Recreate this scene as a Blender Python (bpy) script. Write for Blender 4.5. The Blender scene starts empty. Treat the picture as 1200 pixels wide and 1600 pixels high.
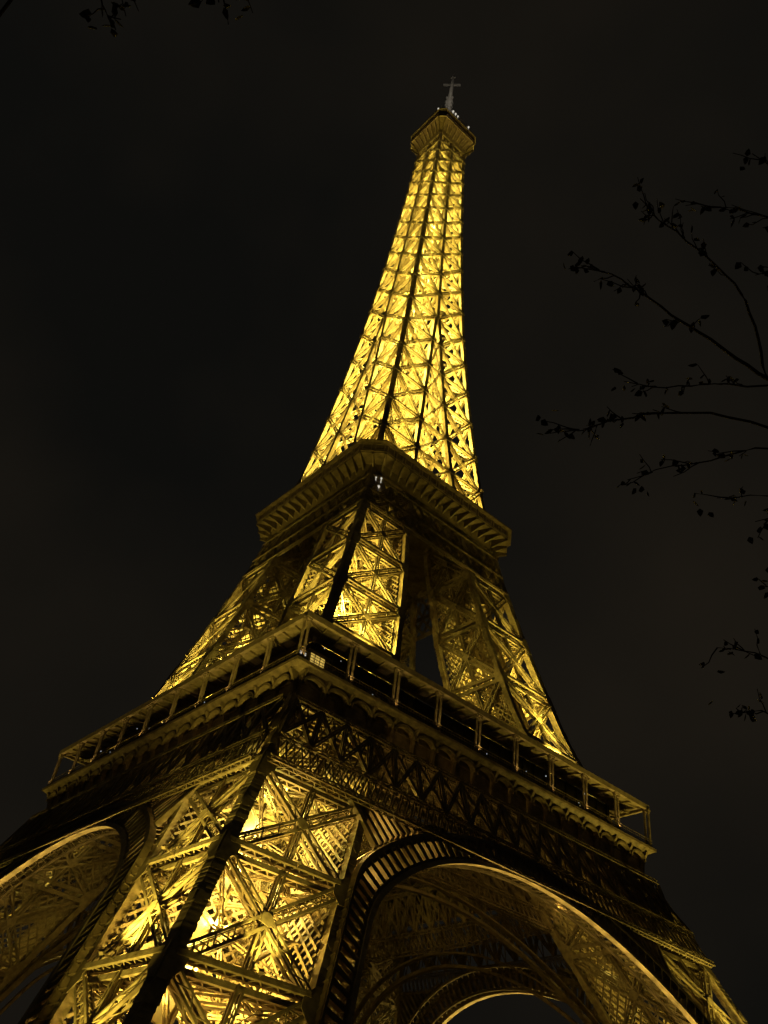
import bpy, math, random
from mathutils import Vector, Matrix
V = Vector
R = math.radians
random.seed(7)

# ---------------------------------------------------------------- camera, sky, exposure
scene = bpy.context.scene
COL = scene.collection
CAM = V((-87.04, -118.57, 1.6))
YAW, PITCH, ROLL, FPX = R(53.80), R(39.384), R(8.964), 1427.9
fw = V((math.cos(PITCH)*math.cos(YAW), math.cos(PITCH)*math.sin(YAW), math.sin(PITCH)))
rt = V((math.sin(YAW), -math.cos(YAW), 0)); up = rt.cross(fw)
cr = rt*math.cos(ROLL) + up*math.sin(ROLL)
cu = -rt*math.sin(ROLL) + up*math.cos(ROLL)
cd = bpy.data.cameras.new('camera')
cam = bpy.data.objects.new('camera', cd); COL.objects.link(cam)
cd.sensor_fit = 'VERTICAL'; cd.sensor_height = 24.0; cd.lens = FPX/1600*24.0
cd.clip_start = 0.1; cd.clip_end = 6000
m = Matrix((cr, cu, -fw)).transposed().to_4x4(); m.translation = CAM
cam.matrix_world = m
scene.camera = cam

scene.view_settings.view_transform = 'Standard'
scene.view_settings.look = 'None'
scene.view_settings.exposure = 0.0
scene.view_settings.gamma = 1.0
scene.cycles.max_bounces = 4
scene.cycles.diffuse_bounces = 2
scene.cycles.glossy_bounces = 2
scene.cycles.use_denoising = True
scene.cycles.adaptive_threshold = 0.004
scene.cycles.sample_clamp_indirect = 2.0

world = bpy.data.worlds.new('World'); scene.world = world
world.use_nodes = True
wn, wl = world.node_tree.nodes, world.node_tree.links
wn.clear()
wo = wn.new('ShaderNodeOutputWorld'); bg = wn.new('ShaderNodeBackground')
tc = wn.new('ShaderNodeTexCoord'); nz = wn.new('ShaderNodeTexNoise'); ramp = wn.new('ShaderNodeValToRGB')
nz.noise_dimensions = '4D'; nz.inputs['W'].default_value = 6.66
nz.inputs['Scale'].default_value = 1.9; nz.inputs['Detail'].default_value = 4; nz.inputs['Roughness'].default_value = 0.5
ramp.color_ramp.elements[0].position = 0.40; ramp.color_ramp.elements[0].color = (0.0041, 0.0040, 0.0034, 1)
ramp.color_ramp.elements[1].position = 0.72; ramp.color_ramp.elements[1].color = (0.0108, 0.0086, 0.0058, 1)
wl.new(tc.outputs['Generated'], nz.inputs['Vector']); wl.new(nz.outputs['Fac'], ramp.inputs['Fac'])
wl.new(ramp.outputs['Color'], bg.inputs['Color']); bg.inputs['Strength'].default_value = 1.0
wl.new(bg.outputs['Background'], wo.inputs['Surface'])


# ---------------------------------------------------------------- materials
def mat(name, c, c2=None, rough=0.6, scale=1.0, detail=6, bump=0.0, metal=0.0, lo=0.35, hi=0.7):
    M = bpy.data.materials.new(name); M.use_nodes = True
    n, l = M.node_tree.nodes, M.node_tree.links
    b = n['Principled BSDF']
    b.inputs['Roughness'].default_value = rough; b.inputs['Metallic'].default_value = metal
    b.inputs['Base Color'].default_value = (*c, 1); b.inputs['Specular IOR Level'].default_value = .25
    if c2:
        t = n.new('ShaderNodeTexCoord'); z = n.new('ShaderNodeTexNoise'); r = n.new('ShaderNodeValToRGB')
        z.inputs['Scale'].default_value = scale; z.inputs['Detail'].default_value = detail
        r.color_ramp.elements[0].position = lo; r.color_ramp.elements[0].color = (*c, 1)
        r.color_ramp.elements[1].position = hi; r.color_ramp.elements[1].color = (*c2, 1)
        l.new(t.outputs['Object'], z.inputs['Vector']); l.new(z.outputs['Fac'], r.inputs['Fac'])
        l.new(r.outputs['Color'], b.inputs['Base Color'])
        if bump:
            bp = n.new('ShaderNodeBump'); bp.inputs['Strength'].default_value = bump
            l.new(z.outputs['Fac'], bp.inputs['Height']); l.new(bp.outputs['Normal'], b.inputs['Normal'])
    return M


def glow(name, c, s):
    M = bpy.data.materials.new(name); M.use_nodes = True
    b = M.node_tree.nodes['Principled BSDF']
    b.inputs['Base Color'].default_value = (.05, .05, .05, 1)
    b.inputs['Emission Color'].default_value = (*c, 1); b.inputs['Emission Strength'].default_value = s
    return M


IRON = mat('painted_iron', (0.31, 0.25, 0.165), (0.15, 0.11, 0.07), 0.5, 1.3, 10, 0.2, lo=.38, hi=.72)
IRON_DARK = mat('shaded_painted_iron', (0.19, 0.145, 0.095), (0.08, 0.06, 0.04), 0.6, 1.1, 10, 0.2, lo=.36, hi=.7)  # same iron paint darkened: shade of undersides and platforms put into the colour
PLATE = mat('lift_track_plating', (0.36, 0.29, 0.19), (0.22, 0.17, 0.11), 0.55, 0.35, 6, 0.1)
MAST = mat('grey_mast_paint', (0.40, 0.38, 0.34), (0.26, 0.24, 0.21), 0.5, 0.8)
DECK = mat('dark_decking', (0.10, 0.08, 0.06), (0.06, 0.05, 0.04), 0.7, 0.7)
STONE = mat('pale_masonry', (0.34, 0.31, 0.26), (0.22, 0.20, 0.17), 0.85, 0.6, 8, 0.4)
GRAVEL = mat('esplanade_gravel', (0.20, 0.18, 0.14), (0.11, 0.10, 0.08), 0.95, 1.5, 10, 0.5)
BARK = mat('dark_bark', (0.055, 0.045, 0.035), (0.03, 0.025, 0.02), 0.9, 6, 6, 0.5)
LEAF = mat('dry_leaf', (0.05, 0.045, 0.02), (0.03, 0.03, 0.014), 0.7, 3)
GLASS = mat('dark_glazing', (0.022, 0.02, 0.02), None, 0.35)
LAMP_WHITE = glow('white_lamp', (1.0, 0.92, 0.74), .6)
LAMP_WARM = glow('warm_window', (1.0, 0.66, 0.13), 0.6)
LAMP_RED = glow('red_window', (0.6, 0.05, 0.10), 0.10)
LAMP_COOL = glow('small_gallery_lamp', (0.8, 0.85, 0.9), 0.7)
LAMP_GOLD = glow('gold_lamp', (1.0, 0.8, 0.3), 2.0)


# ---------------------------------------------------------------- mesh helpers
class MB:
    def __init__(s): s.v = []; s.f = []

    def bar(s, A, B, t, t2=None, n=None, caps=False):
        """square (t x t2) bar from A to B; t2 lies along n"""
        A = V(A); B = V(B); d = B-A
        if d.length < 1e-4: return
        d.normalize()
        if n is None:
            n = V((0, 0, 1)) if abs(d.z) < 0.9 else V((1, 0, 0))
        u = d.cross(V(n))
        if u.length < 1e-4: u = d.orthogonal()
        u.normalize(); w = u.cross(d)
        if t2 is None: t2 = t
        u = u*(t/2); w = w*(t2/2)
        k = len(s.v)
        for P in (A, B): s.v += [P-u-w, P+u-w, P+u+w, P-u+w]
        s.f += [(k, k+1, k+5, k+4), (k+1, k+2, k+6, k+5), (k+2, k+3, k+7, k+6), (k+3, k, k+4, k+7)]
        if caps: s.f += [(k+3, k+2, k+1, k), (k+4, k+5, k+6, k+7)]

    def box(s, a, b):
        (x0, y0, z0), (x1, y1, z1) = a, b
        k = len(s.v)
        s.v += [V(p) for p in ((x0, y0, z0), (x1, y0, z0), (x1, y1, z0), (x0, y1, z0),
                               (x0, y0, z1), (x1, y0, z1), (x1, y1, z1), (x0, y1, z1))]
        s.f += [(k+3, k+2, k+1, k), (k+4, k+5, k+6, k+7), (k, k+1, k+5, k+4), (k+1, k+2, k+6, k+5),
                (k+2, k+3, k+7, k+6), (k+3, k, k+4, k+7)]

    def loft(s, rings, closed=True, caps=True):
        k = len(s.v); n = len(rings[0])
        for r in rings: s.v += [V(p) for p in r]
        for i in range(len(rings)-1):
            for j in range(n if closed else n-1):
                a = k+i*n+j; b = k+i*n+(j+1) % n
                s.f.append((a, b, b+n, a+n))
        if caps and closed:
            s.f.append(tuple(k+j for j in reversed(range(n))))
            s.f.append(tuple(k+(len(rings)-1)*n+j for j in range(n)))

    def prism(s, poly, off):
        """extrude polygon (list of points) by vector off"""
        off = V(off)
        s.loft([[V(p) for p in poly], [V(p)+off for p in poly]])

    def girder(s, A, B, n, w, d, t, pitch, lace=0.12, sides=True):
        """box lattice girder: four corner angles and zig-zag lacing"""
        A = V(A); B = V(B); ax = B-A; L = ax.length
        if L < 0.3: return
        ax.normalize(); n = V(n); n = (n-ax*n.dot(ax)).normalized(); u = ax.cross(n).normalized()
        for a in (-1, 1):
            for b in (-1, 1):
                o = u*(a*(w/2-t/2)) + n*(b*(d/2-t/2))
                s.bar(A+o, B+o, t, t, n)
        k = max(2, int(round(L/pitch)))
        for i in range(k):
            p = A+ax*(L*i/k); q = A+ax*(L*(i+1)/k)
            sg = 1 if i % 2 else -1
            for b in (-1, 1):
                o = n*(b*(d/2-0.03))
                s.bar(p+o+u*(sg*w/2*.92), q+o-u*(sg*w/2*.92), lace, 0.05, n)
            if sides:
                for a in (-1, 1):
                    o = u*(a*(w/2-0.03))
                    s.bar(p+o+n*(sg*d/2*.9), q+o-n*(sg*d/2*.9), 0.05, lace, n)

    def cross(s, P00, P10, P01, P11, n, w, d, t, pitch, post=True, lace=0.12):
        """X of lattice girders in the quad (bottom-left, bottom-right, top-left, top-right)"""
        P00, P10, P01, P11 = map(V, (P00, P10, P01, P11)); n = V(n).normalized()
        s.girder(P00, P11, n, w, d, t, pitch, lace)
        s.girder(P10, P01, n, w*.98, d*.9, t, pitch, lace)
        c = (P00+P10+P01+P11)/4
        if post:
            s.girder(c, (P01+P11)/2, n, w*.6, d*.7, t*.8, pitch, lace*.8, False)
            s.girder((P00+P10)/2, c, n, w*.6, d*.7, t*.8, pitch, lace*.8, False)
        # gusset disc at the crossing
        ax = (P10-P00).normalized(); ay = n.cross(ax).normalized(); r = w*.55
        for sg in (-1, 1):
            pl = [c+ax*(r*math.cos(R(a)))+ay*(r*math.sin(R(a)))+n*(sg*(d/2+.02)) for a in range(0, 360, 45)]
            s.prism(pl, n*(sg*.05))

    def build(s, name, M, parent=None):
        me = bpy.data.meshes.new(name)
        me.from_pydata([tuple(p) for p in s.v], [], s.f); me.materials.append(M)
        o = bpy.data.objects.new(name, me); COL.objects.link(o)
        if parent: o.parent = parent
        return o


def empty(name, parent=None, loc=(0, 0, 0)):
    o = bpy.data.objects.new(name, None); COL.objects.link(o); o.location = loc; o.empty_display_size = 1
    if parent: o.parent = parent
    return o


def tag(o, label, cat, group=None, kind=None):
    o['label'] = label; o['category'] = cat
    if group: o['group'] = group
    if kind: o['kind'] = kind
    return o


def turned_copy(part, k, tower):
    """a copy of a part and its sub-parts, turned k quarter turns about the tower axis"""
    c = part.copy(); COL.objects.link(c); c.parent = tower
    c.rotation_euler = (0, 0, k*math.pi/2)
    for ch in list(part.children):
        g = ch.copy(); COL.objects.link(g); g.parent = c
    return c


def lerp(t, a, b): return a+(b-a)*t


def interp(x, xs, ys):
    if x <= xs[0]: return ys[0]+(x-xs[0])*(ys[1]-ys[0])/(xs[1]-xs[0])
    for i in range(len(xs)-1):
        if x <= xs[i+1]: return lerp((x-xs[i])/(xs[i+1]-xs[i]), ys[i], ys[i+1])
    return ys[-1]+(x-xs[-1])*(ys[-1]-ys[-2])/(xs[-1]-xs[-2])


ZN = [0, 8, 20, 30, 40, 50, 60, 75, 90, 105, 117, 130, 145, 160, 180, 200, 220, 245, 272]
XN = [60.6, 56.5, 50.33, 45.4, 40.6, 35.8, 31.4, 26.13, 21.84, 18.06, 15.72, 13.83, 12.09, 10.64, 9.06, 7.86, 6.88, 5.86, 5.05]


def X(z): return interp(z, ZN, XN)


def W(z): return interp(z, [0, 45, 57, 73, 91, 103, 117, 130, 150, 178], [15.0, 14.9, 14.8, 13.9, 12.4, 11.0, 10.0, 9.4, 9.1, 9.0])


# ---------------------------------------------------------------- ground
g = MB()
g.v = [V((-2500, -2500, 0)), V((2500, -2500, 0)), V((2500, 2500, 0)), V((-2500, 2500, 0))]; g.f = [(0, 1, 2, 3)]
go = g.build('ground', GRAVEL); go['kind'] = 'structure'

# ---------------------------------------------------------------- tower
tower = empty('iron_tower')
tag(tower, 'floodlit golden lattice iron tower with two gallery platforms and slender mast', 'tower')


def leg_pt(z, a, b):
    """corner (a, b) of the near leg at height z: 0 is the outer side, 1 the inner side"""
    x = X(z); w = W(z)
    return V((-(x-a*w), -(x-b*w), z))


def chord_mb(zs, a, b, s, splice):
    mb = MB()

    def ring(z, e=0.0):
        x = X(z); w = W(z)
        x0 = -x if a == 0 else -(x-w)-s
        y0 = -x if b == 0 else -(x-w)-s
        return [(x0-e, y0-e, z), (x0+s+e, y0-e, z), (x0+s+e, y0+s+e, z), (x0-e, y0+s+e, z)]
    mb.loft([ring(z) for z in zs])
    z = zs[0]+splice*.5
    while z < zs[-1]-.6:
        mb.loft([ring(z, .05), ring(z+.55, .05)]); z += splice
    z = zs[0]+.4
    while z < zs[-1]-.6:
        mb.loft([ring(z, .025), ring(z+.22, .025)]); z += .52
    return mb


def gusset(mb, z, a, b, face, size, h):
    """node plate lying on a leg face beside chord (a, b)"""
    P = leg_pt(z, a, b); lo = leg_pt(z-h, a, b); hi = leg_pt(z+h, a, b)
    if face == 'y':
        sg = 1 if a == 0 else -1; ax = V((sg, 0, 0)); n = V((0, -1, 0)) if b == 0 else V((0, 1, 0))
    else:
        sg = 1 if b == 0 else -1; ax = V((0, sg, 0)); n = V((-1, 0, 0)) if a == 0 else V((1, 0, 0))
    o = n*.07
    mb.prism([lo+o, lo+ax*(size*.55)+o, P+ax*size*1.15+(lo-P)*.3+o, P+ax*size*1.15+(hi-P)*.3+o, hi+ax*(size*.55)+o, hi+o], n*.06)


def face_ends(z, face, side, s):
    """left and right ends of a leg face at height z, in the middle of the chords' depth"""
    x = X(z); w = W(z)
    c = -(x-s*.5) if side == 0 else -(x-w+s*.5)
    a = -x+s*.7; b = -(x-w)-s*.7
    if face == 'y': return V((a, c, z)), V((b, c, z))
    return V((c, a, z)), V((c, b, z))


def leg(partname, levels, s, gw, gd, gt, pitch, horiz, brace, plates, post=True, extra=None, screen=.95, sfill=.2):
    inner = MB()
    for i, z in enumerate(levels[1:-1]):
        P = {(a, b): leg_pt(z, a, b) + V(((1 if a == 0 else -1)*s*.5, (1 if b == 0 else -1)*s*.5, -.9)) for a in (0, 1) for b in (0, 1)}
        inner.girder(P[0, 0], P[1, 1], (0, 0, 1), .6, .6, .14, 1.2, .1, False)
        inner.girder(P[1, 0], P[0, 1], (0, 0, 1), .58, .5, .14, 1.2, .1, False)
        m01 = (P[0, 0]+P[1, 0])/2; m11 = (P[0, 1]+P[1, 1])/2; m0 = (P[0, 0]+P[0, 1])/2; m1 = (P[1, 0]+P[1, 1])/2
        for p, q in ((m01, m0), (m0, m11), (m11, m1), (m1, m01)):
            inner.girder(p, q, (0, 0, 1), .5, .4, .12, 1.2, .09, False)
    # slender inner ties that run through the leg from level to level
    for z0, z1 in zip(levels[:-1], levels[1:]):
        zm = (z0+z1)/2
        for a, b in ((0, 0), (1, 0), (0, 1), (1, 1)):
            p = leg_pt(z0+.3, a, b)+V(((1 if a == 0 else -1)*s*.6, (1 if b == 0 else -1)*s*.6, 0))
            q = leg_pt(zm, 1-a, b)*.5+leg_pt(zm, a, 1-b)*.5
            r_ = leg_pt(z1-.3, a, b)+V(((1 if a == 0 else -1)*s*.6, (1 if b == 0 else -1)*s*.6, 0))
            inner.girder(p, q, (0, 0, 1), .42, .42, .11, 1.1, .08, False)
            inner.girder(r_, q, (0, 0, 1), .40, .40, .11, 1.1, .08, False)
    root = inner.build(partname, IRON, tower)
    zs = []
    for z0, z1 in zip(levels[:-1], levels[1:]):
        zs += [z0, lerp(.5, z0, z1)]
    zs.append(levels[-1])
    for a in (0, 1):
        for b in (0, 1):
            mb = chord_mb(zs, a, b, s if a == b == 0 else s*.72, 3.1)
            for z in levels[1:-1]:
                for f in ('x', 'y'): gusset(mb, z, a, b, f, s*plates, s*1.25)
            for z0, z1 in zip(levels[:-1], levels[1:]):
                for f in ('x', 'y'): gusset(mb, (z0+z1)/2, a, b, f, s*plates*.45, s*.5)
            mb.build('corner_chord', IRON, root)
    for face in ('y', 'x'):
        for side in (0, 1):
            n = V((0, -1, 0)) if face == 'y' else V((-1, 0, 0))
            if side: n = -n
            n = n + V((0, 0, .35)) if side == 0 else n - V((0, 0, .35))
            for z0, z1 in zip(levels[:-1], levels[1:]):
                A0, B0 = face_ends(z0+.35, face, side, s); A1, B1 = face_ends(z1-.35, face, side, s)
                mb = MB(); mb.cross(A0, B0, A1, B1, n, gw, gd, gt, pitch, post, .13)
                mb.build(brace, IRON, root)
            for z in levels[1:-1]:
                A, B = face_ends(z, face, side, s)
                mb = MB()
                mb.girder(A+V((0, 0, .62)), B+V((0, 0, .62)), n, .55, gd*1.05, gt, .9, .12)
                mb.girder(A-V((0, 0, .62)), B-V((0, 0, .62)), n, .55, gd*1.05, gt, .9, .12)
                mb.build(horiz, IRON, root)
    for face in ('y', 'x'):
        mb = MB()
        for z0, z1 in zip(levels[:-1], levels[1:]):
            A0, B0 = face_ends(z0, face, 1, s); A1, B1 = face_ends(z1, face, 1, s)
            wd = (B0-A0).length; hh = z1-z0; cells = int((wd+hh)/screen)
            for sg in (0, 1):
                for i in range(cells):
                    c_ = (i+.5)*screen          # line x + y = c in face coordinates
                    x0_, x1_ = min(c_, wd), max(0, c_-hh)
                    y0_, y1_ = c_-x0_, c_-x1_

                    def F(x, y):
                        t = x/wd
                        if sg: t = 1-t
                        return A0.lerp(B0, t).lerp(A1.lerp(B1, t), y/hh)
                    n_ = V((0, 1, 0)) if face == 'y' else V((1, 0, 0))
                    mb.bar(F(x0_, y0_)-n_*(.5+.07*sg), F(x1_, y1_)-n_*(.5+.07*sg), screen*sfill, .05, n_)
        mb.build('added_light_screen', IRON, root)  # extra lattice added to block lamp light leaking through the inner faces
    if extra: extra(root)
    for k in (1, 2, 3): turned_copy(root, k, tower)
    return root


def lift_track(root, z0, z1, wid, ca=.36, cb=.62):
    """plated inclined lift track with rails, ribs and a side wall inside the leg"""
    mb = MB()
    N = max(3, int((z1-z0)/3.2))

    def c(z, a, b): return leg_pt(z, a, b)*0 + V((-(X(z)-a*W(z)), -(X(z)-b*W(z)), z))
    for i in range(N):
        za = lerp(i/N, z0, z1)+.12; zb = lerp((i+1)/N, z0, z1)-.12
        h = wid/2/W(za)
        p = [c(za, ca-h, cb-h), c(za, ca+h, cb+h), c(zb, ca+h, cb+h), c(zb, ca-h, cb-h)]
        if i % 4 != 3: mb.prism(p, V((.5, .5, .5)).normalized()*.12)
        mb.bar(p[0], p[1], .3, .45, caps=True)
    for e in (-1, 1):
        for i in range(N):
            za = lerp(i/N, z0, z1); zb = lerp((i+1)/N, z0, z1); h = e*wid/2/W(za)
            mb.bar(c(za, ca+h, cb+h), c(zb, ca+h, cb+h), .35, .7, caps=True)
    mb.build('lift_track', PLATE, root)
    st = MB()
    # zig-zag stair flights
    Ns = max(2, int((z1-z0)/3.6))
    for i in range(Ns):
        za = lerp(i/Ns, z0, z1); zb = lerp((i+1)/Ns, z0, z1)
        a0, a1 = (.6, .86) if i % 2 else (.86, .6)
        p = c(za, a0, .3); q = c(zb, a1, .3)
        st.bar(p, q, 1.1, .22, (0, 0, 1), True); st.bar(p+V((0, 0, 1)), q+V((0, 0, 1)), .08)
        st.box((q.x-1.2, q.y-.9, q.z-.1), (q.x+1.2, q.y+.9, q.z+.02))
    st.build('stair_flight', PLATE, root)


LOW = [0.0, 6.3, 17.5, 29.1, 40.5, 48.0, 56.2]
lower = leg('lower_pillar', LOW, 1.3, 1.25, .95, .26, 1.25, 'horizontal_girder', 'cross_brace', 1.25, True,
            lambda r: lift_track(r, 1.0, 50.0, 5.2, .30, .40), 1.35, .2)
MID = [58.2, 69.5, 80.75, 92.1, 102.6, 112.2]
mid = leg('middle_pillar', MID, 1.2, 1.1, .8, .25, 1.3, 'horizontal_girder', 'cross_brace', 1.1, True,
          lambda r: lift_track(r, 59, 110, 3.0, .36, .56), 1.25, .19)

# masonry feet
ft = MB()
c0 = leg_pt(0, 0, 0); c1 = leg_pt(0, 1, 1)
ft.loft([[(c0.x-4, c0.y-4, 0), (c1.x+4, c0.y-4, 0), (c1.x+4, c1.y+4, 0), (c0.x-4, c1.y+4, 0)],
         [(c0.x-2.4, c0.y-2.4, 3.2), (c1.x+2.4, c0.y-2.4, 3.2), (c1.x+2.4, c1.y+2.4, 3.2), (c0.x-2.4, c1.y+2.4, 3.2)]])
fo = ft.build('masonry_foot', STONE, tower)
for k in (1, 2, 3): turned_copy(fo, k, tower)

# ---- arches with their ring of slots
ARC_R0, ARC_Z = 39.4, 1.1


def arch_pts(r, ang):
    """circle on top, straightening along the pillars lower down"""
    x, z = r*math.cos(ang), ARC_Z+r*math.sin(ang)
    lim = X(z)-W(z)-(1-min(1, (r-ARC_R0)/3.2))*3.1+.25
    k = 1.2
    h = max(0, min(1, .5+.5*(lim-abs(x))/k))
    ax = lerp(h, lim, abs(x))-k*h*(1-h)
    return math.copysign(ax, x), z


def arch(rings, off, depth, name, slots=True, wing=True):
    """decorative arch on the face y = -X, moved inwards by off"""
    mb = MB()

    def P(r, a, dy):
        x, z = arch_pts(r, a)
        return V((x, -X(z)+off+dy, z))
    a0 = R(9); N = 84; rim_mb = MB()
    angs = [lerp(i/N, a0, math.pi-a0) for i in range(N+1)]
    for r, t in rings:
        fd = min(.75, depth)
        (mb if r > rings[0][0] or not slots else rim_mb).loft([[P(r, a, -.1), P(r, a, fd), P(r+t, a, fd), P(r+t, a, -.1)] for a in angs])
        if depth > 1: mb.loft([[P(r, a, depth-.3), P(r, a, depth), P(r+t*.7, a, depth), P(r+t*.7, a, depth-.3)] for a in angs])
    r0 = rings[0][0]+rings[0][1]; r1 = rings[-1][0]
    if slots:
        for i in range(N):
            a = angs[i]; da = (angs[1]-angs[0])
            p, q = P(r0, a, .5), P(r1, a, .5)
            mb.bar(p, q, .5, .8, (0, 1, 0))
            # small rounded heads to the slots
            e = a+da*.5
            mb.bar(P(r0+.15, a+da*.18, .4), P(r0+.15, a+da*.82, .4), .3, .5, (0, 1, 0))
            mb.bar(P(r1-.2, a+da*.1, .4), P(r1-.2, a+da*.9, .4), .45, .5, (0, 1, 0))
    # soffit lattice
    for i in range(0, N):
        if depth > 1:
            mb.bar(P(r0, angs[i], .2), P(r0, angs[i+1], depth-.2), .12)
            mb.bar(P(r1, angs[i], .2), P(r1, angs[i+1], depth-.2), .12)
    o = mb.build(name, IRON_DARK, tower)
    if rim_mb.v: rim_mb.build('arch_rim', IRON, o)
    if wing:
        for sg in (-1, 1):
            sp = MB(); rb = rings[-1][0]+rings[-1][1]
            # spandrel: pillars of slots between the arch ring and the belt, in the corner beside the leg
            for i in range(0, 13):
                a = math.pi/2+sg*R(37-i*1.55)*1.0
                x, z = arch_pts(rb, a)
                ln = max(.7, (41.6-z)*1.05)
                if abs(x) > X(z)-W(z)-.4: continue
                a2 = a
                p = P(rb+.2, a2, .4)
                zt = min(z+ln, 44.2)
                q = V((p.x*(1+.012*(zt-z)), -X(zt)+.4, zt))
                sp.bar(p, q, .45, .7, (0, 1, 0))
                if i:
                    pm = (q+prev)/2; pm.z += .25
                    sp.bar(prev, pm, .4, .6, (0, 1, 0)); sp.bar(pm, q, .4, .6, (0, 1, 0))
                prev = q
            sp.build('arch_spandrel', IRON_DARK, o)
    return o


arch_o = arch([(ARC_R0, .55), (ARC_R0+3.2, .5)], -.9, 2.6, 'arch')
inner_arch = arch([(ARC_R0, .45), (ARC_R0+1.9, .25)], 14.9, .9, 'inner_arch', False, False)
for o in (arch_o, inner_arch):
    for k in (1, 2, 3): turned_copy(o, k, tower)


# ---- belt trusses joining the pillars under the first floor
def belt(name, z0, z1, zm, nx, off, half):
    mb = MB()

    def P(t, z, d=0): return V((lerp(t, -half(z), half(z)), -X(z)+off+d, z))
    n = V((0, -1, .4))
    for z in (z0, zm, z1):
        mb.girder(P(0, z), P(1, z), n, .7, .7, .16, .9, .11)
    for i in range(nx):
        t0, t1 = i/nx, (i+1)/nx
        mb.girder(P(t0, zm+.3), P(t1, z1-.3), n, .5, .5, .2, 1.5, .1, False)
        mb.girder(P(t1, zm+.3), P(t0, z1-.3), n, .48, .42, .2, 1.5, .1, False)
        mb.girder(P(t0, zm+.3), P(t0, z1-.3), n, .5, .55, .2, 1.5, .1, False)
        h = (t1-t0)/4
        for j in range(4):
            a, b = t0+j*h, t0+(j+1)*h
            mb.bar(P(a, z0), P(b, zm), .16, .1, n); mb.bar(P(b, z0, .12), P(a, zm, .12), .16, .1, n)
            mb.bar(P(a+h/2, z0, .2), P(b+h/2 if j < 3 or i < nx-1 else b, zm, .2), .13, .1, n)
        # one more slender lattice over the upper row
    M_ = nx*2
    for i in range(M_):
        mb.bar(P(i/M_, zm, .3), P(min(1, (i+1)/M_), z1, .3), .16, .08, n)
        mb.bar(P(min(1, (i+1)/M_), zm, .38), P(i/M_, z1, .38), .16, .08, n)
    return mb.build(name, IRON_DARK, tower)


b1 = belt('belt_truss', 40.9, 51.6, 44.6, 18, -.95, lambda z: X(z)-.2)
b2 = belt('inner_belt_truss', 43.4, 51.8, 46.0, 12, 14.6, lambda z: X(z)-W(z)+1)
for o in (b1, b2):
    for k in (1, 2, 3): turned_copy(o, k, tower)

# ---- first floor
first = MB()
H1 = 35.86
for (x0, y0, x1, y1) in ((-34.6, -34.6, 34.6, -14), (-34.6, 14, 34.6, 34.6), (-34.6, -14, -14, 14), (14, -14, 34.6, 14)):
    first.box((x0, y0, 56.35), (x1, y1, 56.85))
first_floor = first.build('first_floor_deck', DECK, tower)
jo = MB()
for i in range(-5, 6):
    y = i*6.2
    seg = ((-34, 34),) if abs(y) > 14 else ((-34, -14), (14, 34))
    for a, b in seg:
        jo.girder((a, y, 55.0), (b, y, 55.0), (0, 1, 0), 2.4, .5, .2, 2.2, .14, False)
        jo.girder((y, a, 54.4), (y, b, 54.4), (1, 0, 0), 1.2, .45, .18, 1.6, .12, False)
jo.build('floor_joist', IRON_DARK, first_floor)

gal = MB()     # frieze wall and cornice for one side
gal.box((-34.1, -34.1, 52.0), (34.1, -33.8, 56.3))
gal.box((-34.2, -34.25, 52.0), (34.2, -34.1, 52.5))
gal.box((-34.2, -34.2, 55.0), (34.2, -34.1, 55.25))
gallery = gal.build('gallery_frieze', IRON_DARK, tower)
co = MB()      # cornice slab with its moulded edge
prof = [(-34.15, 56.05), (-35.1, 56.25), (-35.55, 56.62), (-35.86, 56.7), (-35.86, 57.1), (-35.6, 57.2), (-31, 57.2), (-31, 56.9), (-34.15, 56.9)]
co.loft([[(sx*(-y if True else 0), y, z) for (y, z) in prof] for sx in (-1, 1)])
co.build('gallery_cornice', IRON_DARK, gallery)
NB = 18
for i in range(NB+1):
    x = lerp(i/NB, -34.0, 34.0)
    c = MB()
    pr = [(-34.12, 52.6), (-34.5, 52.7), (-34.62, 54.2), (-34.9, 55.2), (-35.35, 55.9), (-35.45, 56.2), (-34.6, 56.1), (-34.12, 56.0)]
    c.prism([(x-.22, y, z) for y, z in pr], (.44, 0, 0))
    c.box((x-.4, -34.5, 52.35), (x+.4, -34.12, 52.62))
    # half arch joining consoles under the cornice
    for sg in (-1, 1):
        if 0 <= i+sg <= NB:
            h = 68/NB/2
            pts = [(x+sg*(.22+(h-.22)*(1-math.cos(t))), 54.7+1.2*math.sin(t)) for t in (0, .35, .7, 1.05, 1.4, 1.5708)]
            for p, q in zip(pts[:-1], pts[1:]):
                c.bar((p[0], -34.75, p[1]), (q[0], -34.75, q[1]), .25, .9, (0, 1, 0))
    c.build('cornice_console', IRON_DARK, gallery)
posts = 10
for i in range(posts-1):
    x = lerp(i/(posts-1), -35.0, 35.0)
    p = MB()
    for dx in (-.36, .36):
        p.loft([[(x+dx+r*math.cos(a), -35.0+r*math.sin(a), z) for a in [k*math.pi/4 for k in range(8)]]
                for z, r in ((57.2, .27), (57.9, .27), (58.0, .19), (62.6, .18), (62.75, .26), (63.3, .3))])
    p.box((x-.62, -35.3, 63.05), (x+.62, -34.7, 63.32))
    p.build('gallery_post', IRON, gallery)
rf = MB()      # roof ring beam of the gallery, lower soffit slab
rp = [(-35.38, 63.32), (-35.38, 64.1), (-35.1, 64.2), (-31.4, 64.35), (-31.4, 63.9), (-34.9, 63.75), (-34.9, 63.32)]
rf.loft([[(s_*-y, y, z) for y, z in rp] for s_ in (-1, 1)])
rf.box((-30.8, -31.35, 63.4), (30.8, -31.05, 64.3))
for i in range(28):
    x = lerp(i/27, -34.2, 34.2)
    rf.bar((x, -34.88, 63.6), (x*.97, -31.4, 63.7), .2, .3)
rf.build('gallery_roof', IRON, gallery)
rl = MB()
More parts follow.
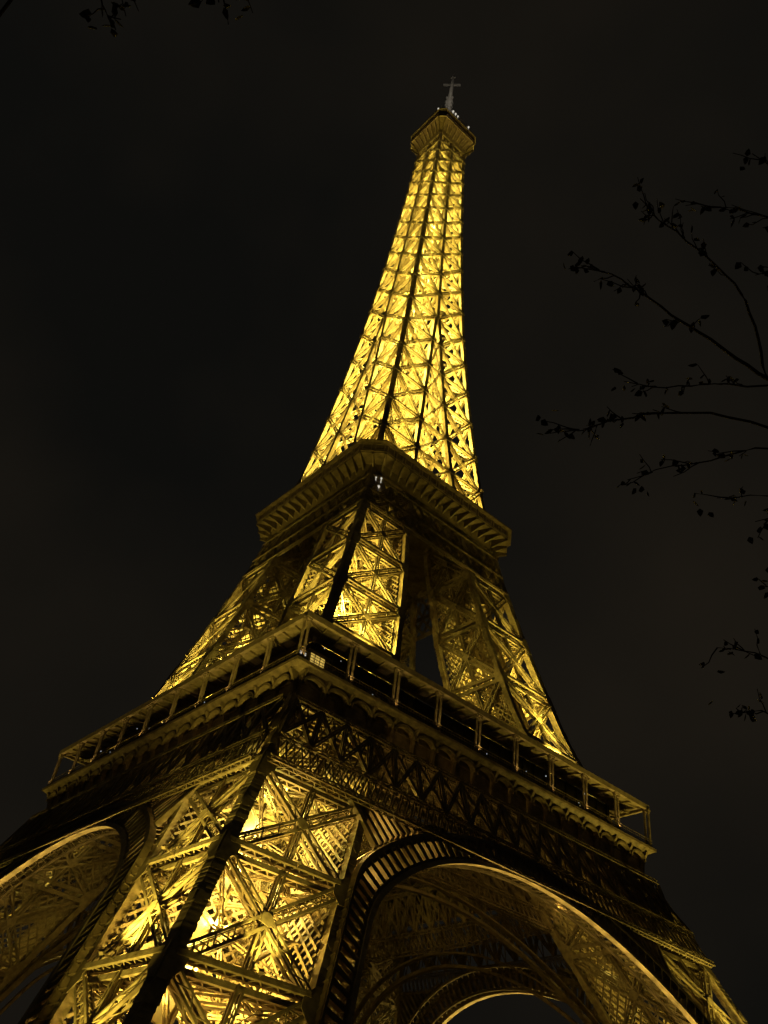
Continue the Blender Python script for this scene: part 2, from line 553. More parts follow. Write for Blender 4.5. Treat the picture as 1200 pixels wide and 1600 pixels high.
for z in (57.6, 58.0, 58.4): rl.bar((-35.4, -35.45, z), (35.4, -35.45, z), .06)
for i in range(142):
    x = -35.3+i*.5; rl.bar((x, -35.45, 57.2), (x, -35.45, 58.4), .035)
rl.build('gallery_railing', IRON_DARK, gallery)
# glazed wall set back behind the gallery
gw_ = MB()
gw_.box((-30.7, -30.95, 57.2), (30.7, -30.65, 63.38))
for i in range(25):
    x = -30+i*2.5; gw_.box((x-.1, -31.13, 57.2), (x+.1, -30.95, 63.38))
gw_.box((-30.7, -31.08, 60.3), (30.7, -30.952, 60.5))
gwo = gw_.build('glazed_screen', GLASS, gallery)
for k in (1, 2, 3): turned_copy(gallery, k, tower)

# small lit things in the gallery near the visible corner
kiosk = MB()
kiosk.box((-32.6, -33.2, 57.2), (-29.4, -31.2, 60.4)); kiosk.box((-32.8, -33.4, 60.4), (-29.2, -31.2, 60.6))
kio = kiosk.build('ticket_kiosk', IRON_DARK, tower)
kw = MB()
for x0 in (-32.4, -31.6, -30.8): kw.box((x0, -33.28, 58.9), (x0+.62, -33.22, 60.1))
kw.build('window', LAMP_WARM, kio)
for (x0, x1) in ((-34.9, -34.4), (-34.2, -33.8)):
    q = MB(); q.box((x0, -34.4, 58.5), (x1, -34.3, 58.85)); q.build('lit_sign', LAMP_WHITE, kio)
for i, y in enumerate((-13, -8.4, -3.2, 4.5)):
    q = MB(); q.box((-31.25, y, 58.2), (-31.17, y+1.6, 60.4)); q.build('red_window', LAMP_RED, kio)
rnd = random.Random(3)
for i in range(44):
    t = rnd.uniform(-33, 33); h = rnd.uniform(58.0, 62.6); d = rnd.uniform(-33.6, -30.9); r = rnd.uniform(.045, .085)
    q = MB()
    for ax in range(1):
        c_ = V((t, d, h)) if i % 2 else V((d, t, h))
        q.loft([[c_+V((r*k_*math.cos(a), r*k_*math.sin(a), z)) for a in [j*math.pi/3 for j in range(6)]] for z, k_ in ((-r, .5), (0, 1), (r, .5))])
    q.build('gallery_lamp', LAMP_COOL if i % 3 else LAMP_GOLD, kio)

# ---- second floor
C2 = 3.4


def octo(h, z, c=C2):
    return [(-h+c, -h, z), (h-c, -h, z), (h, -h+c, z), (h, h-c, z), (h-c, h, z), (-h+c, h, z), (-h, h-c, z), (-h, -h+c, z)]


s2 = MB()
s2.loft([octo(16.6, 113.2, 2), octo(16.8, 115.2, 2.2), octo(19.55, 115.3), octo(19.55, 115.5)])
s2.loft([octo(19.75, 115.504), octo(19.75, 115.75)])
s2.loft([octo(19.75, 117.42), octo(20.25, 117.5), octo(20.25, 117.75), octo(19.7, 117.8)])
s2.loft([octo(19.5, 115.754), octo(19.5, 117.416)])
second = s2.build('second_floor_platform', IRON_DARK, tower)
pts_o = octo(19.62, 0); pts_i = octo(17.0, 0, 2.4); pts_p = octo(19.6, 0)
for e in range(8):
    a, b = V(pts_o[e]), V(pts_o[(e+1) % 8]); ai, bi = V(pts_i[e]), V(pts_i[(e+1) % 8])
    L = (b-a).length; n_ = max(2, int(L/2.05)); d = (b-a).normalized(); nrm = V((d.y, -d.x, 0))
    for i in range(n_+1):
        p = a.lerp(b, i/n_); q = ai.lerp(bi, i/n_)
        c = MB()
        poly = [V((q.x, q.y, 113.4)), V((q.x, q.y, 115.2)), V((p.x, p.y, 115.3)), V((p.x, p.y, 114.8)), V((lerp(.55, q.x, p.x), lerp(.55, q.y, p.y), 114.3))]
        c.prism([v-d*.14+nrm*.12 for v in poly], d*.28)
        c.build('platform_console', IRON_DARK, second)
    fp = MB()
    for i in range(n_):
        p = a.lerp(b, (i+.12)/n_); q = a.lerp(b, (i+.88)/n_)
        # raised frame of every parapet panel
        for z0_, z1_ in ((115.85, 116.0), (117.2, 117.35)):
            fp.prism([V((p.x, p.y, z0_)), V((q.x, q.y, z0_)), V((q.x, q.y, z1_)), V((p.x, p.y, z1_))], nrm*.12)
        for pp in (p, q-d*.15):
            fp.prism([V((pp.x, pp.y, 116.0)), V((pp.x, pp.y, 116.0))+d*.15, V((pp.x, pp.y, 117.2))+d*.15, V((pp.x, pp.y, 117.2))], nrm*.12)
    fp.build('parapet_panel', IRON, second)
s3 = MB()      # upper deck of the second floor
s3.loft([octo(15.9, 120.2, 2), octo(16.4, 120.6, 2), octo(16.4, 121.0, 2)])
s3.loft([octo(16.3, 121.9, 2), octo(16.3, 122.05, 2)], True, False)
for e in range(8):
    a, b = V(octo(16.2, 121.0, 2)[e]), V(octo(16.2, 121.0, 2)[(e+1) % 8]); n_ = max(1, int((b-a).length/1.6))
    for i in range(n_): p = a.lerp(b, i/n_); s3.bar(p, p+V((0, 0, 1)), .1)
s3.build('upper_deck', IRON_DARK, second)
# bracing ring under the second floor
for k in range(1):
    bm_ = MB()

    def P2(t, z): return V((lerp(t, -X(z)+.3, X(z)-.3), -X(z)+.0, z))
    n = V((0, -1, .3))
    for z in (103.4, 107.2, 111.6): bm_.girder(P2(0, z), P2(1, z), n, .6, .6, .13, .9, .1)
    for i in range(14):
        for za, zb in ((103.7, 107.0), (107.4, 111.4)):
            bm_.girder(P2(i/14, za), P2((i+1)/14, zb), n, .4, .4, .1, .8, .08, False)
            bm_.girder(P2((i+1)/14, za), P2(i/14, zb), n, .38, .34, .1, .8, .08, False)
    br = bm_.build('platform_belt_truss', IRON_DARK, tower)
    for kk in (1, 2, 3): turned_copy(br, kk, tower)

# ---- upper shaft, one face turned four times
LV = [112.2, 118.5, 128.9, 138.5, 148.9, 159.1, 169.1, 178.7, 188.8, 197.7, 206.9, 214.5, 222.4, 229.8, 237.1, 243.6, 250.2, 256.4, 262.3, 268.2]


def SW(z): return min(W(z), X(z))


sh = MB()
for z in LV[1:-1]:
    x = X(z)-.5
    sh.girder((-x, -x, z), (x, x, z), (0, 0, 1), .5, .5, .12, 1, .09, False)
core = []
for z0, z1 in zip(LV[:-1], LV[1:]):
    # quarter of the lift cage and inner ties
    for a, b in (((-2.1, -2.1), (-2.1, -2.1)), ((0, -2.1), (0, -2.1))):
        sh.bar((a[0], a[1], z0), (b[0], b[1], z1), .3)
    for j in range(4):
        za = lerp(j/4, z0, z1); zb = lerp((j+1)/4, z0, z1)
        sh.bar((-2.1, -2.1, za), (2.1, -2.1, za), .16); sh.bar((-2.1, -2.1, za), (2.1, -2.1, zb), .12)
    xa, xb = X(z0)-.4, X(z1)-.4
shaft = sh.build('upper_shaft', IRON, tower)


def shaft_chord(fx, z0, z1, s, name, corner):
    mb = MB()
    zs = [z for z in LV if z0 < z < z1]; zs = [z0]+zs+[z1]

    def ring(z, e=0):
        x = X(z)
        if corner: return [(-x-e, -x-e, z), (-x+s+e, -x-e, z), (-x+s+e, -x+s+e, z), (-x-e, -x+s+e, z)]
        c = fx(z)
        return [(c-s/2-e, -x-e, z), (c+s/2+e, -x-e, z), (c+s/2+e, -x+s+e, z), (c-s/2-e, -x+s+e, z)]
    mb.loft([ring(z) for z in zs])
    for z in zs[1:-1]:   # node plates
        mb.loft([ring(z-.55, .12), ring(z+.55, .12)])
        x = X(z); c = -x if corner else fx(z)
        mb.prism([(c-(0 if corner else .95), -x-.1, z-.45), (c+(1.5 if corner else .95), -x-.1, z-.45), (c+(1.5 if corner else .95), -x-.1, z+.45), (c-(0 if corner else .95), -x-.1, z+.45)], (0, .06, 0))
        if corner: mb.prism([(-x-.1, c, z-.45), (-x-.1, c+1.5, z-.45), (-x-.1, c+1.5, z+.45), (-x-.1, c, z+.45)], (.06, 0, 0))
    z = z0+1
    while z < z1-1:
        mb.loft([ring(z, .04), ring(z+.4, .04)]); z += 2.6
    return mb.build(name, IRON, shaft)


def sx_(z): return interp(z, [112, 178.7, 268.2], [.95, .8, .55])


shaft_chord(None, LV[0], LV[-1], .82, 'corner_chord', True)
shaft_chord(lambda z: -(X(z)-W(z))-.35, LV[0], 178.7, .85, 'inner_chord', False)
shaft_chord(lambda z: (X(z)-W(z))+.35, LV[0], 178.7, .85, 'inner_chord', False)
shaft_chord(lambda z: 0.0, 178.7, LV[-1], .85, 'middle_chord', False)
for z0, z1 in zip(LV[:-1], LV[1:]):
    mb = MB(); n = V((0, -1, .12)); dy = .45
    g_ = interp(z0, [112, 180, 268], [1.0, .85, .62]); tt = interp(z0, [112, 180, 268], [.27, .25, .2])

    def Q(x, z): return V((x, -X(z)+dy, z))
    if z0 < 178:
        i0, i1 = max(.3, X(z0)-W(z0)), max(.3, X(z1)-W(z1))
        spans = [(-X(z0)+.8, -X(z1)+.8, -i0-.6, -i1-.6), (i0+.6, i1+.6, X(z0)-.8, X(z1)-.8)]
        if i0 > 1.2: mb.girder(Q(-i0, z0), Q(i1, z1), n, .4, .4, .1, 1, .09, False); mb.girder(Q(i0, z0), Q(-i1, z1), n, .38, .36, .1, 1, .09, False)
        mb.girder(Q(-i0, z0), Q(i0, z0), n, .5, .5, .12, .9, .1)
        # inner faces of the four legs
        for sg in (-1, 1):
            xa, xb = sg*i0, sg*i1
            mb.cross((xa, -X(z0)+1, z0), (xa, -X(z0)+W(z0)-.6, z0), (xb, -X(z1)+1, z1), (xb, -X(z1)+W(z1)-.6, z1), (sg, 0, 0), .6, .45, .13, 1, False, .1)
    else:
        spans = [(-X(z0)+.7, -X(z1)+.7, -.3, -.3), (.3, .3, X(z0)-.7, X(z1)-.7)]
        mb.cross((0, -X(z0)+1, z0), (0, -2.2, z0), (0, -X(z1)+1, z1), (0, -2.2, z1), (1, 0, 0), .45, .4, .12, 1, False, .1)
    for (a0, a1, b0, b1_) in spans:
        mb.cross(Q(a0, z0+.25), Q(b0, z0+.25), Q(a1, z1-.25), Q(b1_, z1-.25), n, g_, g_*.8, tt, 1.5, False, .14)
        mb.girder(Q(a0, z1+.25), Q(b1_, z1+.25), n, .5, .6, .2, 1.1, .12, False)
        zm = (z0+z1)/2; am, bm2 = (a0+a1)/2, (b0+b1_)/2
    mb.build('shaft_panel', IRON, shaft)
for k in (1, 2, 3): turned_copy(shaft, k, tower)

# ---- third floor, cabin and mast
t3 = MB()
c3 = 1.6
t3.loft([octo(5.3, 266.5, .6), octo(5.6, 268.4, .7), octo(6.6, 270.6, 1.2), octo(7.5, 271.7, c3), octo(7.62, 272.0, c3), octo(7.62, 275.0, c3), octo(7.85, 275.1, c3), octo(7.85, 275.45, c3)])
third = t3.build('third_floor_platform', IRON_DARK, tower)
fr = MB()
po = octo(7.66, 0, c3)
for e in range(8):
    a, b = V(po[e]), V(po[(e+1) % 8]); d = (b-a).normalized(); nrm = V((d.y, -d.x, 0)); n_ = max(1, int((b-a).length/1.6))
    for i in range(n_+1):
        p = a.lerp(b, i/n_); fr.bar(V((p.x, p.y, 271.9)), V((p.x, p.y, 275.1)), .22)
        q = V(octo(5.5, 0, .7)[e]).lerp(V(octo(5.5, 0, .7)[(e+1) % 8]), i/n_)
        fr.bar(V((q.x, q.y, 267.6)), V((p.x, p.y, 271.6)), .22, .5)
    fr.bar(a+V((0, 0, 273.3)), b+V((0, 0, 273.3)), .2)
    fr.bar(a+V((0, 0, 271.95)), b+V((0, 0, 271.95)), .25)
fr.build('platform_frame', IRON, third)
tr_ = MB()
tr_.loft([octo(7.9, 275.47, c3), octo(8.0, 275.6, c3), octo(8.0, 275.85, c3), octo(7.6, 275.95, c3)])
tr_.build('platform_rim', IRON, third)
up3 = MB()
up3.loft([octo(6.4, 275.46, 1.4), octo(6.4, 278.3, 1.4), octo(6.7, 278.4, 1.4), octo(6.7, 278.8, 1.4)])
for e in range(8):
    a, b = V(octo(6.5, 278.8, 1.4)[e]), V(octo(6.5, 278.8, 1.4)[(e+1) % 8]); n_ = max(1, int((b-a).length/1.4))
    for i in range(n_): p = a.lerp(b, i/n_); up3.bar(p, p+V((0, 0, 2.6)), .09)
    up3.bar(a+V((0, 0, 2.6)), b+V((0, 0, 2.6)), .1); up3.bar(a+V((0, 0, 1.2)), b+V((0, 0, 1.2)), .07)
up3.loft([octo(3.6, 278.81, .9), octo(3.6, 283.6, .9), octo(4.1, 283.8, 1), octo(4.1, 284.3, 1)])
up3.loft([[(r*math.cos(a), r*math.sin(a), z) for a in [k*math.pi/8 for k in range(16)]] for z, r in ((284.31, 3.0), (287.5, 2.8), (289.5, 2.2), (291.2, 1.2), (291.6, .9))])
for k in range(4):
    a = k*math.pi/2+math.pi/4
    for r0, z0, r1, z1 in ((5.2, 284, 3.6, 288.2), (3.6, 288.2, 1.2, 291.8)):
        up3.bar((r0*math.cos(a)*.8, r0*math.sin(a)*.8, z0), (r1*math.cos(a)*.8, r1*math.sin(a)*.8, z1), .3, .5)
up3.build('top_cabin', IRON_DARK, third)
ms = MB()
ms.loft([[(r*math.cos(a), r*math.sin(a), z) for a in [k*math.pi/4 for k in range(8)]] for z, r in
         ((291.6, 1.25), (299, 1.15), (299.2, .95), (303, .9), (303.2, .7), (315.2, .5), (315.4, .34), (322.4, .2))])
for z, L in ((312.8, 2.9), (318.4, .9)):
    h_ = L*.7071
    ms.bar((-h_, h_, z), (h_, -h_, z), .6, caps=True); ms.bar((-h_*.45, -h_*.45, z-.7), (h_*.45, h_*.45, z-.7), .4, caps=True)
for i in range(4):
    z = 293+i*2.6; r = 1.35
    for k in range(4):
        a = k*math.pi/2; ms.box((r*math.cos(a)-.2, r*math.sin(a)-.2, z), (r*math.cos(a)+.2, r*math.sin(a)+.2, z+1.5))
ms.build('mast', MAST, third)


def bulb(p, r, M, parent, name='lamp'):
    q = MB(); p = V(p)
    q.loft([[p+V((r*k_*math.cos(a), r*k_*math.sin(a), z*r)) for a in [j*math.pi/4 for j in range(8)]] for z, k_ in ((-1, .3), (-.6, .85), (0, 1), (.6, .85), (1, .3))])
    q.bar(p-V((0, 0, r)), p-V((0, 0, r+.9)), .12)
    return q.build(name, M, parent)


for p, r in (((-6.9, -4.3, 280.0), .3), ((-3.0, -6.9, 280.2), .34), ((-1.9, -6.9, 280.2), .3), ((-.9, -6.9, 280.1), .25), ((3.9, -6.9, 279.9), .3), ((-1.6, -1.6, 290.6), .3)):
    bulb(p, r, LAMP_WHITE, third)
for p, r in (((-15.6, -16.9, 111.4), .2), ((-14.6, -17.2, 111.6), .2), ((-14.9, -17.2, 109.4), .26)):
    bulb(p, r, LAMP_WHITE, second)

# ---------------------------------------------------------------- the tower's floodlights, and lamps added to brighten parts
GOLD = (1.0, 0.76, 0.10)
ORANGE = (1.0, 0.67, 0.10)
AMBER = (1.0, 0.62, 0.12)
_lt = {}
lrnd = random.Random(21)


def lamp(p, power, color=GOLD, r=.35, name='floodlight'):
    if name == 'floodlight':      # old and new tubes: uneven strength and tint
        power *= lrnd.choice((.55, .75, 1, 1, 1.3, 1.65)); t_ = lrnd.choice((-.06, -.03, 0, 0, .05))
        color = (color[0], color[1]+t_, color[2]+max(0, t_))
    key = (round(power, 1), color, r)
    if key not in _lt:
        L = bpy.data.lights.new(name, 'POINT'); L.energy = power; L.color = color; L.shadow_soft_size = r; _lt[key] = L
    o = bpy.data.objects.new(name, _lt[key]); COL.objects.link(o); o.location = p; o.parent = tower
    return o


def in_leg(z, k, a=.5, b=.5):
    x, y = -(X(z)-a*W(z)), -(X(z)-b*W(z))
    for _ in range(k): x, y = -y, x
    return (x, y, z)


PW_LOW, PW_MID, PW_SHAFT = 9500, 8500, 6500
for k in range(4):
    dim = (.92, .11, .04, .03)[k]
    for z, f, c in ((4, .5, AMBER), (11, .6, AMBER), (19, 1, ORANGE), (24.5, .7, ORANGE), (31, 1, ORANGE), (36, .7, GOLD), (42.5, .6, GOLD), (47.5, .5, GOLD)):
        lamp(in_leg(z, k, .56, .56), PW_LOW*f*dim, c)
    for z in (9, 15, 22, 28, 34): lamp(in_leg(z, k, .2, .2), 260*dim, ORANGE, .2)
    for z, f in ((61, 1), (66, .9), (72, 1), (78, .8), (84, .8), (89, .45), (95, .2), (100, .06)):
        lamp(in_leg(z, k, .42, .42), PW_MID*f*(1, .55, .2, .7)[k], GOLD)
    for z in (121, 125, 131, 135, 141, 146, 152, 157, 162, 167, 172, 176):
        lamp(in_leg(z, k), PW_SHAFT*.8, GOLD)
z = 181
while z < 257:
    x = X(z)*.5
    for k in range(4):
        p = V((x, 0, 0)) if k == 0 else V((0, x, 0)) if k == 1 else V((-x, 0, 0)) if k == 2 else V((0, -x, 0))
        if (int(z) + k) % 2 == 0: lamp((p.x, p.y, z), PW_SHAFT*.8*(X(z)/7)**1.3, GOLD)
    z += 3.7

# added lamps outside the faces brighten the lattice; their housings are made up
def face_spot(t, z, zt, out, power, color, k, cone, swap):
    """t: place across the face in metres from the axis (negative towards the near corner)"""
    p = V((t(z), -X(z)-out, z)); q = V((t(zt), -X(zt)+.6, zt))
    if swap: p = V((p.y, p.x, p.z)); q = V((q.y, q.x, q.z))
    for _ in range(k): p = V((-p.y, p.x, p.z)); q = V((-q.y, q.x, q.z))
    key = (round(power, 1), color, cone)
    if key not in _lt:
        L = bpy.data.lights.new('added_face_light', 'SPOT'); L.energy = power; L.color = color; L.shadow_soft_size = .15
        L.spot_size = R(cone); L.spot_blend = .7; _lt[key] = L
    o = bpy.data.objects.new('added_face_light', _lt[key]); COL.objects.link(o); o.location = p; o.parent = tower
    o.rotation_euler = (q-p).to_track_quat('-Z', 'Y').to_euler()
    d = (q-p).normalized()
    if z > 105: return
    hous = MB()
    hous.bar(p-d*.55, p-d*.2, .4, .3, caps=True)
    b = V((q.x, q.y, p.z-.3))-p; b.z = 0; b = b.normalized()*(out+.6)
    hous.bar(p-d*.4, p-d*.4+b, .1, .1)
    hous.build('added_light_housing', IRON_DARK, tower)


for k in range(4):
    for sw in (False, True):
        for z, zt in ((7, 16), (18.6, 25.5), (29.9, 35.5)):
            face_spot(lambda z: -(X(z)-.5*W(z)), z, zt, 1.7 if (k, sw) == (0, True) else 1.5, 9000*(4 if (k, sw) == (0, True) else 5 if (k, sw) == (1, True) else 1)*(.7 if z < 10 else 1 if z < 25 else .1), GOLD, k, 60 if (k, sw) == (0, True) else 56, sw)
        for z, zt in ((65.8, 73), (73, 80), (82, 89)):
            face_spot(lambda z: -(X(z)-.5*W(z)), z, zt, 1.3, 6000*(5.5 if (k, sw) == (3, False) else 4 if (k, sw) == (1, True) else 1)*(1.4 if (k, sw) == (0, True) else 1)*(.1 if z > 80 else .4 if z > 72 else 1.2), GOLD, k, 44, sw)
        for z in (122.5, 130, 139.5, 150, 160, 170):
            face_spot(lambda z: -(X(z)-.5*W(z)), z, z+9, 1.3, 4800, GOLD, k, 44, sw)
        for z in (179.5, 190, 199, 208, 216, 224, 231, 239, 246, 253):
            face_spot(lambda z: -X(z)*.5, z, z+7, 1.2, 4200*(X(z)/9)**1.1*(.35 if z > 244 else 1), GOLD, k, 46, sw)
def ring_lamps(pts, power, color, r, name):
    for p in pts:
        for k in range(4):
            lamp(p, power, color, r, name)
            p = (-p[1], p[0], p[2])


BRONZE = (1, .66, .20)
# lamps at gallery posts and cornice; platform, summit and arch lamps are added
def post_spot(x, k):
    p = V((x, -35.84, 57.15)); q = V((x, -35.0, 61.2))
    for _ in range(k): p = V((-p.y, p.x, p.z)); q = V((-q.y, q.x, q.z))
    if 'post' not in _lt:
        L = bpy.data.lights.new('post_light', 'SPOT'); L.energy = 360; L.color = BRONZE; L.shadow_soft_size = .08; L.spot_size = R(46); L.spot_blend = .6; _lt['post'] = L
    o = bpy.data.objects.new('post_light', _lt['post']); COL.objects.link(o); o.location = p; o.parent = tower
    o.rotation_euler = (q-p).to_track_quat('-Z', 'Y').to_euler()


for k in range(4):
    for i in range(9): post_spot(lerp(i/9, -35, 35), k)
ring_lamps([(lerp((i+.5)/9, -35, 35), -36.9, 55.8) for i in range(9)], 5, BRONZE, .1, 'cornice_light')
ring_lamps([(lerp((i+.5)/8, -18.5, 18.5), -21.4, 116.9) for i in range(8)], 5, BRONZE, .1, 'added_platform_light')  # added lamps that brighten the second platform's edge
ring_lamps([(lerp((i+.5)/3, -6.5, 6.5), -9.4, 269.6) for i in range(3)], 40, BRONZE, .1, 'added_summit_light')  # lamps added to lift the dark top platform
for P_ in ((-25.8, -39.6, 36.3), (-25.2, -38.2, 39.4), (-20.5, -38.6, 38.6), (-28.2, -42.6, 30.5)):
    lamp(P_, 750, AMBER, .3, 'added_arch_light'); lamp((P_[1], P_[0], P_[2]), 450, AMBER, .3, 'added_arch_light')  # added lamps behind the ring, to make its slots glow
for P_ in ((-12, -30, 46.5), (0, -30, 47), (12, -30, 46.5), (23, -27, 46)): lamp(P_, 170, AMBER, .3, 'added_belt_light')  # fill lamps added to light the inner belt
for i in range(26):  # unseen spots added under the arch so its rim shows bright
    a_ = lerp(i/25, R(22), R(158))
    x_, z_ = arch_pts(ARC_R0-2.6, a_); x2, z2 = arch_pts(ARC_R0+1, a_)
    for k in range(4):
        p = V((x_, -X(z_)-.75, z_)); q = V((x2, -X(z2)-.65, z2))
        for _ in range(k): p = V((-p.y, p.x, p.z)); q = V((-q.y, q.x, q.z))
        if 'rim' not in _lt:
            L = bpy.data.lights.new('added_rim_light', 'SPOT'); L.energy = 850; L.color = (1, .70, .15); L.shadow_soft_size = .15; L.spot_size = R(88); L.spot_blend = .8; _lt['rim'] = L
        o = bpy.data.objects.new('added_rim_light', _lt['rim']); COL.objects.link(o); o.location = p; o.parent = tower
        o.rotation_euler = (q-p).to_track_quat('-Z', 'Y').to_euler()
lamp((-3, -9, 283), 200, (1, .92, .78), .3, 'top_light')
for z in (296, 306): lamp((-4.5, -6.5, z), 450, (1, .90, .74), .3, 'mast_light')


# ---------------------------------------------------------------- trees
def px_point(px, py, dist):
    d = fw + cr*((px-600)/FPX) - cu*((py-800)/FPX)
    return CAM + d.normalized()*dist


def tube(mb, pts, r0, r1, n=6):
    rings = []
    for i, p in enumerate(pts):
        d = (pts[min(i+1, len(pts)-1)]-pts[max(i-1, 0)]).normalized()
        u = d.orthogonal().normalized(); w = d.cross(u)
        r = lerp(i/(len(pts)-1), r0, r1)
        rings.append([p+(u*math.cos(a)+w*math.sin(a))*r for a in [2*math.pi*k/n for k in range(n)]])
    mb.loft(rings)


def wander(a, b, n, amp, rnd):
    return [a.lerp(b, i/n)+V((rnd.uniform(-1, 1), rnd.uniform(-1, 1), rnd.uniform(-1, 1)))*amp*(0 if i in (0, n) else 1) for i in range(n+1)]


def leaf(mb, p, size, rnd):
    u = V((rnd.uniform(-1, 1), rnd.uniform(-1, 1), rnd.uniform(-1, .3))).normalized()
    w = u.cross(V((rnd.uniform(-1, 1), rnd.uniform(-1, 1), rnd.uniform(-1, 1)))).normalized(); n = u.cross(w)*size*.12
    a, b, c, d, e = p, p+u*size*.35+w*size*.42, p+u*size*.8+w*size*.25, p+u*size*1.1, p+u*size*.8-w*size*.25
    f = p+u*size*.35-w*size*.42; mid1 = p+u*size*.4-n; mid2 = p+u*size*.8-n
    k = len(mb.v); mb.v += [a, b, c, d, e, f, mid1, mid2]
    mb.f += [(k, k+1, k+6), (k+1, k+2, k+7, k+6), (k+2, k+3, k+7), (k+3, k+4, k+7), (k+4, k+5, k+6, k+7), (k+5, k, k+6)]


def twigs(mb, lf, a, b, rnd, count, length, leaves, size):
    for i in range(count):
        p = a.lerp(b, rnd.uniform(.15, 1))
        q = p+(b-a).normalized()*length*.5+V((rnd.uniform(-1, 1), rnd.uniform(-1, 1), rnd.uniform(-.8, .8)))*length*.6
        tube(mb, wander(p, q, 3, length*.06, rnd), .008, .004, 4)
        for _ in range(leaves):
            leaf(lf, p.lerp(q, rnd.uniform(.4, 1.05)), size*rnd.uniform(.7, 1.25), rnd)


def build_tree(name, label, base, trunk_top, r, limbs, seed, free, leaf_size=.085):
    rnd = random.Random(seed)
    root = empty(name, None, base); tag(root, label, 'tree')
    tk, cr_, lf = MB(), MB(), MB()
    b0 = V(base); inv = -b0
    tube(tk, wander(b0, trunk_top, 7, .12, rnd), r, r*.45, 10)
    for e in range(5):
        a = e*1.26; tube(tk, [b0+V((math.cos(a)*r*2, math.sin(a)*r*2, -.15)), b0+V((math.cos(a)*r*.7, math.sin(a)*r*.7, .35)), b0+V((math.cos(a)*r*.3, math.sin(a)*r*.3, 1.2))], r*.4, r*.3, 6)
    for pts, r0, nl in limbs:
        full = []
        for p, q in zip(pts[:-1], pts[1:]):
            full += wander(p, q, 3, (q-p).length*.035, rnd)[:-1]
        full.append(pts[-1]); tube(cr_, full, r0*.58, .005, 6)
        for p, q in zip(pts[-nl-1:-1], pts[-nl:]):
            twigs(cr_, lf, p, q, rnd, 4, .32, 2, leaf_size)
        for _ in range(3): leaf(lf, pts[-1]+V((rnd.uniform(-.2, .2), rnd.uniform(-.2, .2), rnd.uniform(-.2, .2))), leaf_size, rnd)
    for i in range(free[0]):       # the rest of the crown, away from the picture
        s0 = b0.lerp(trunk_top, rnd.uniform(.55, 1)); th = rnd.uniform(*free[1]); L = rnd.uniform(2.5, 5)
        e0 = s0+V((math.cos(th)*L*.75, math.sin(th)*L*.75, rnd.uniform(.5, 3.5)))
        md = s0.lerp(e0, .5)+V((0, 0, .4)); tube(cr_, wander(s0, md, 3, .1, rnd)+wander(md, e0, 3, .12, rnd)[1:], r*.32, .012, 6)
        for _ in range(4):
            p = s0.lerp(e0, rnd.uniform(.4, .95)); q = p+V((math.cos(th)+rnd.uniform(-1, 1), math.sin(th)+rnd.uniform(-1, 1), rnd.uniform(-.3, .9)))*1.1
            tube(cr_, wander(p, q, 3, .06, rnd), .03, .008, 5); twigs(cr_, lf, p, q, rnd, 5, .6, 2, leaf_size)
    for mb in (tk, cr_, lf): mb.v = [v+inv for v in mb.v]
    tk.build('trunk', BARK, root); c = cr_.build('crown', BARK, root); lf.build('leaves', LEAF, c)
    return root


def limb(*w): return [px_point(*p) for p in w]


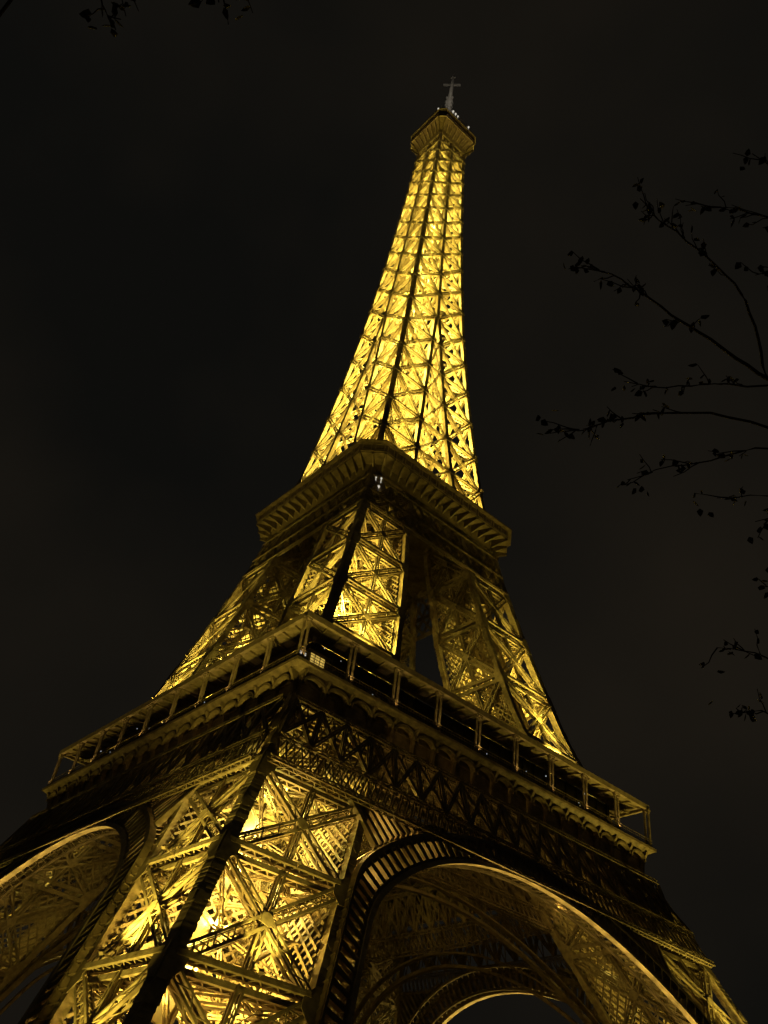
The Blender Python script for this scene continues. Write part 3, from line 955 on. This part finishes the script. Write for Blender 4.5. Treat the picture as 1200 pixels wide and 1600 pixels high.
D = 11.0
tb = px_point(1620, 1500, 10.5); tbase = V((tb.x, tb.y, 0)); ttop = px_point(1480, 640, 12.2)
fork = px_point(1330, 640, 11.6)
Lr = [
    ([ttop.lerp(tbase, .12), fork]+limb((1205, 595, 11), (1150, 560, 10.9), (1090, 518, 10.8), (1048, 492, 10.7), (1000, 455, 10.5), (955, 428, 10.4), (912, 414, 10.3)), .05, 4),
    ([fork]+limb((1198, 590, 11), (1185, 530, 11.2), (1165, 470, 11.3), (1148, 443, 11.3), (1105, 402, 11.2), (1058, 362, 11.1), (1030, 345, 11), (1000, 310, 11)), .035, 4),
    ([fork]+limb((1205, 602, 10.8), (1100, 600, 10.6), (1040, 606, 10.4), (975, 596, 10.3)), .026, 3),
    ([ttop.lerp(tbase, .2)]+limb((1330, 690, 11.4), (1200, 668, 10.5), (1110, 645, 10.3), (1010, 646, 10.1), (950, 658, 10), (915, 672, 9.9), (880, 670, 9.8)), .035, 4),
    ([ttop.lerp(tbase, .26)]+limb((1300, 720, 11.4), (1180, 700, 10.9), (1110, 720, 10.8), (1050, 728, 10.7), (980, 750, 10.6)), .026, 3),
    ([ttop.lerp(tbase, .3)]+limb((1320, 790, 11.4), (1200, 775, 11), (1120, 778, 10.9)), .024, 2),
    ([ttop.lerp(tbase, .3)]+limb((1330, 830, 11.2), (1235, 800, 11), (1180, 815, 10.9)), .024, 2),
    ([ttop]+limb((1330, 330, 12.2), (1230, 280, 12), (1175, 240, 11.9)), .03, 2),
    ([ttop]+limb((1320, 400, 12), (1220, 345, 11.9), (1150, 325, 11.8), (1095, 322, 11.7)), .03, 3),
    ([ttop]+limb((1310, 440, 12), (1235, 415, 11.9), (1180, 430, 11.8)), .026, 2),
    ([ttop.lerp(tbase, .45)]+limb((1370, 1080, 11), (1250, 1050, 10.8), (1180, 1020, 10.7), (1120, 1012, 10.6)), .03, 2),
    ([ttop.lerp(tbase, .5)]+limb((1380, 1180, 11), (1270, 1150, 10.9), (1190, 1110, 10.8), (1140, 1115, 10.7)), .028, 2),
    ([ttop.lerp(tbase, .4)]+limb((1340, 950, 11), (1250, 930, 11), (1190, 915, 11)), .024, 1),
]
build_tree('autumn_tree', 'dark sparse-leaved tree reaching its bare boughs in from the right edge', tbase, ttop, .2, Lr, 5, (12, (-1.9, .6)))

lb = px_point(-700, 900, 9.0); lbase = V((lb.x, lb.y, 0)); ltop = V((lbase.x+.4, lbase.y+.2, 7.6))
lf1 = px_point(70, -520, 9.0)
Ll = [
    ([ltop, lf1]+limb((120, -200, 8.9), (146, -50, 8.7), (160, 8, 8.6), (172, 34, 8.5)), .03, 1),
    ([lf1]+limb((150, -200, 9), (178, -60, 8.9), (190, -20, 8.9)), .02, 1),
    ([ltop]+limb((220, -480, 9.2), (320, -90, 9), (338, -50, 8.9), (342, 4, 8.9)), .03, 1),
    ([ltop]+limb((220, -480, 9.2), (345, -100, 9.1), (360, -70, 9), (375, -30, 9)), .02, 1),
]
build_tree('bare_tree', 'black bare tree whose hanging twig tips show at the top left edge', lbase, ltop, .18, Ll, 9, (12, (2.9, 4.4)))
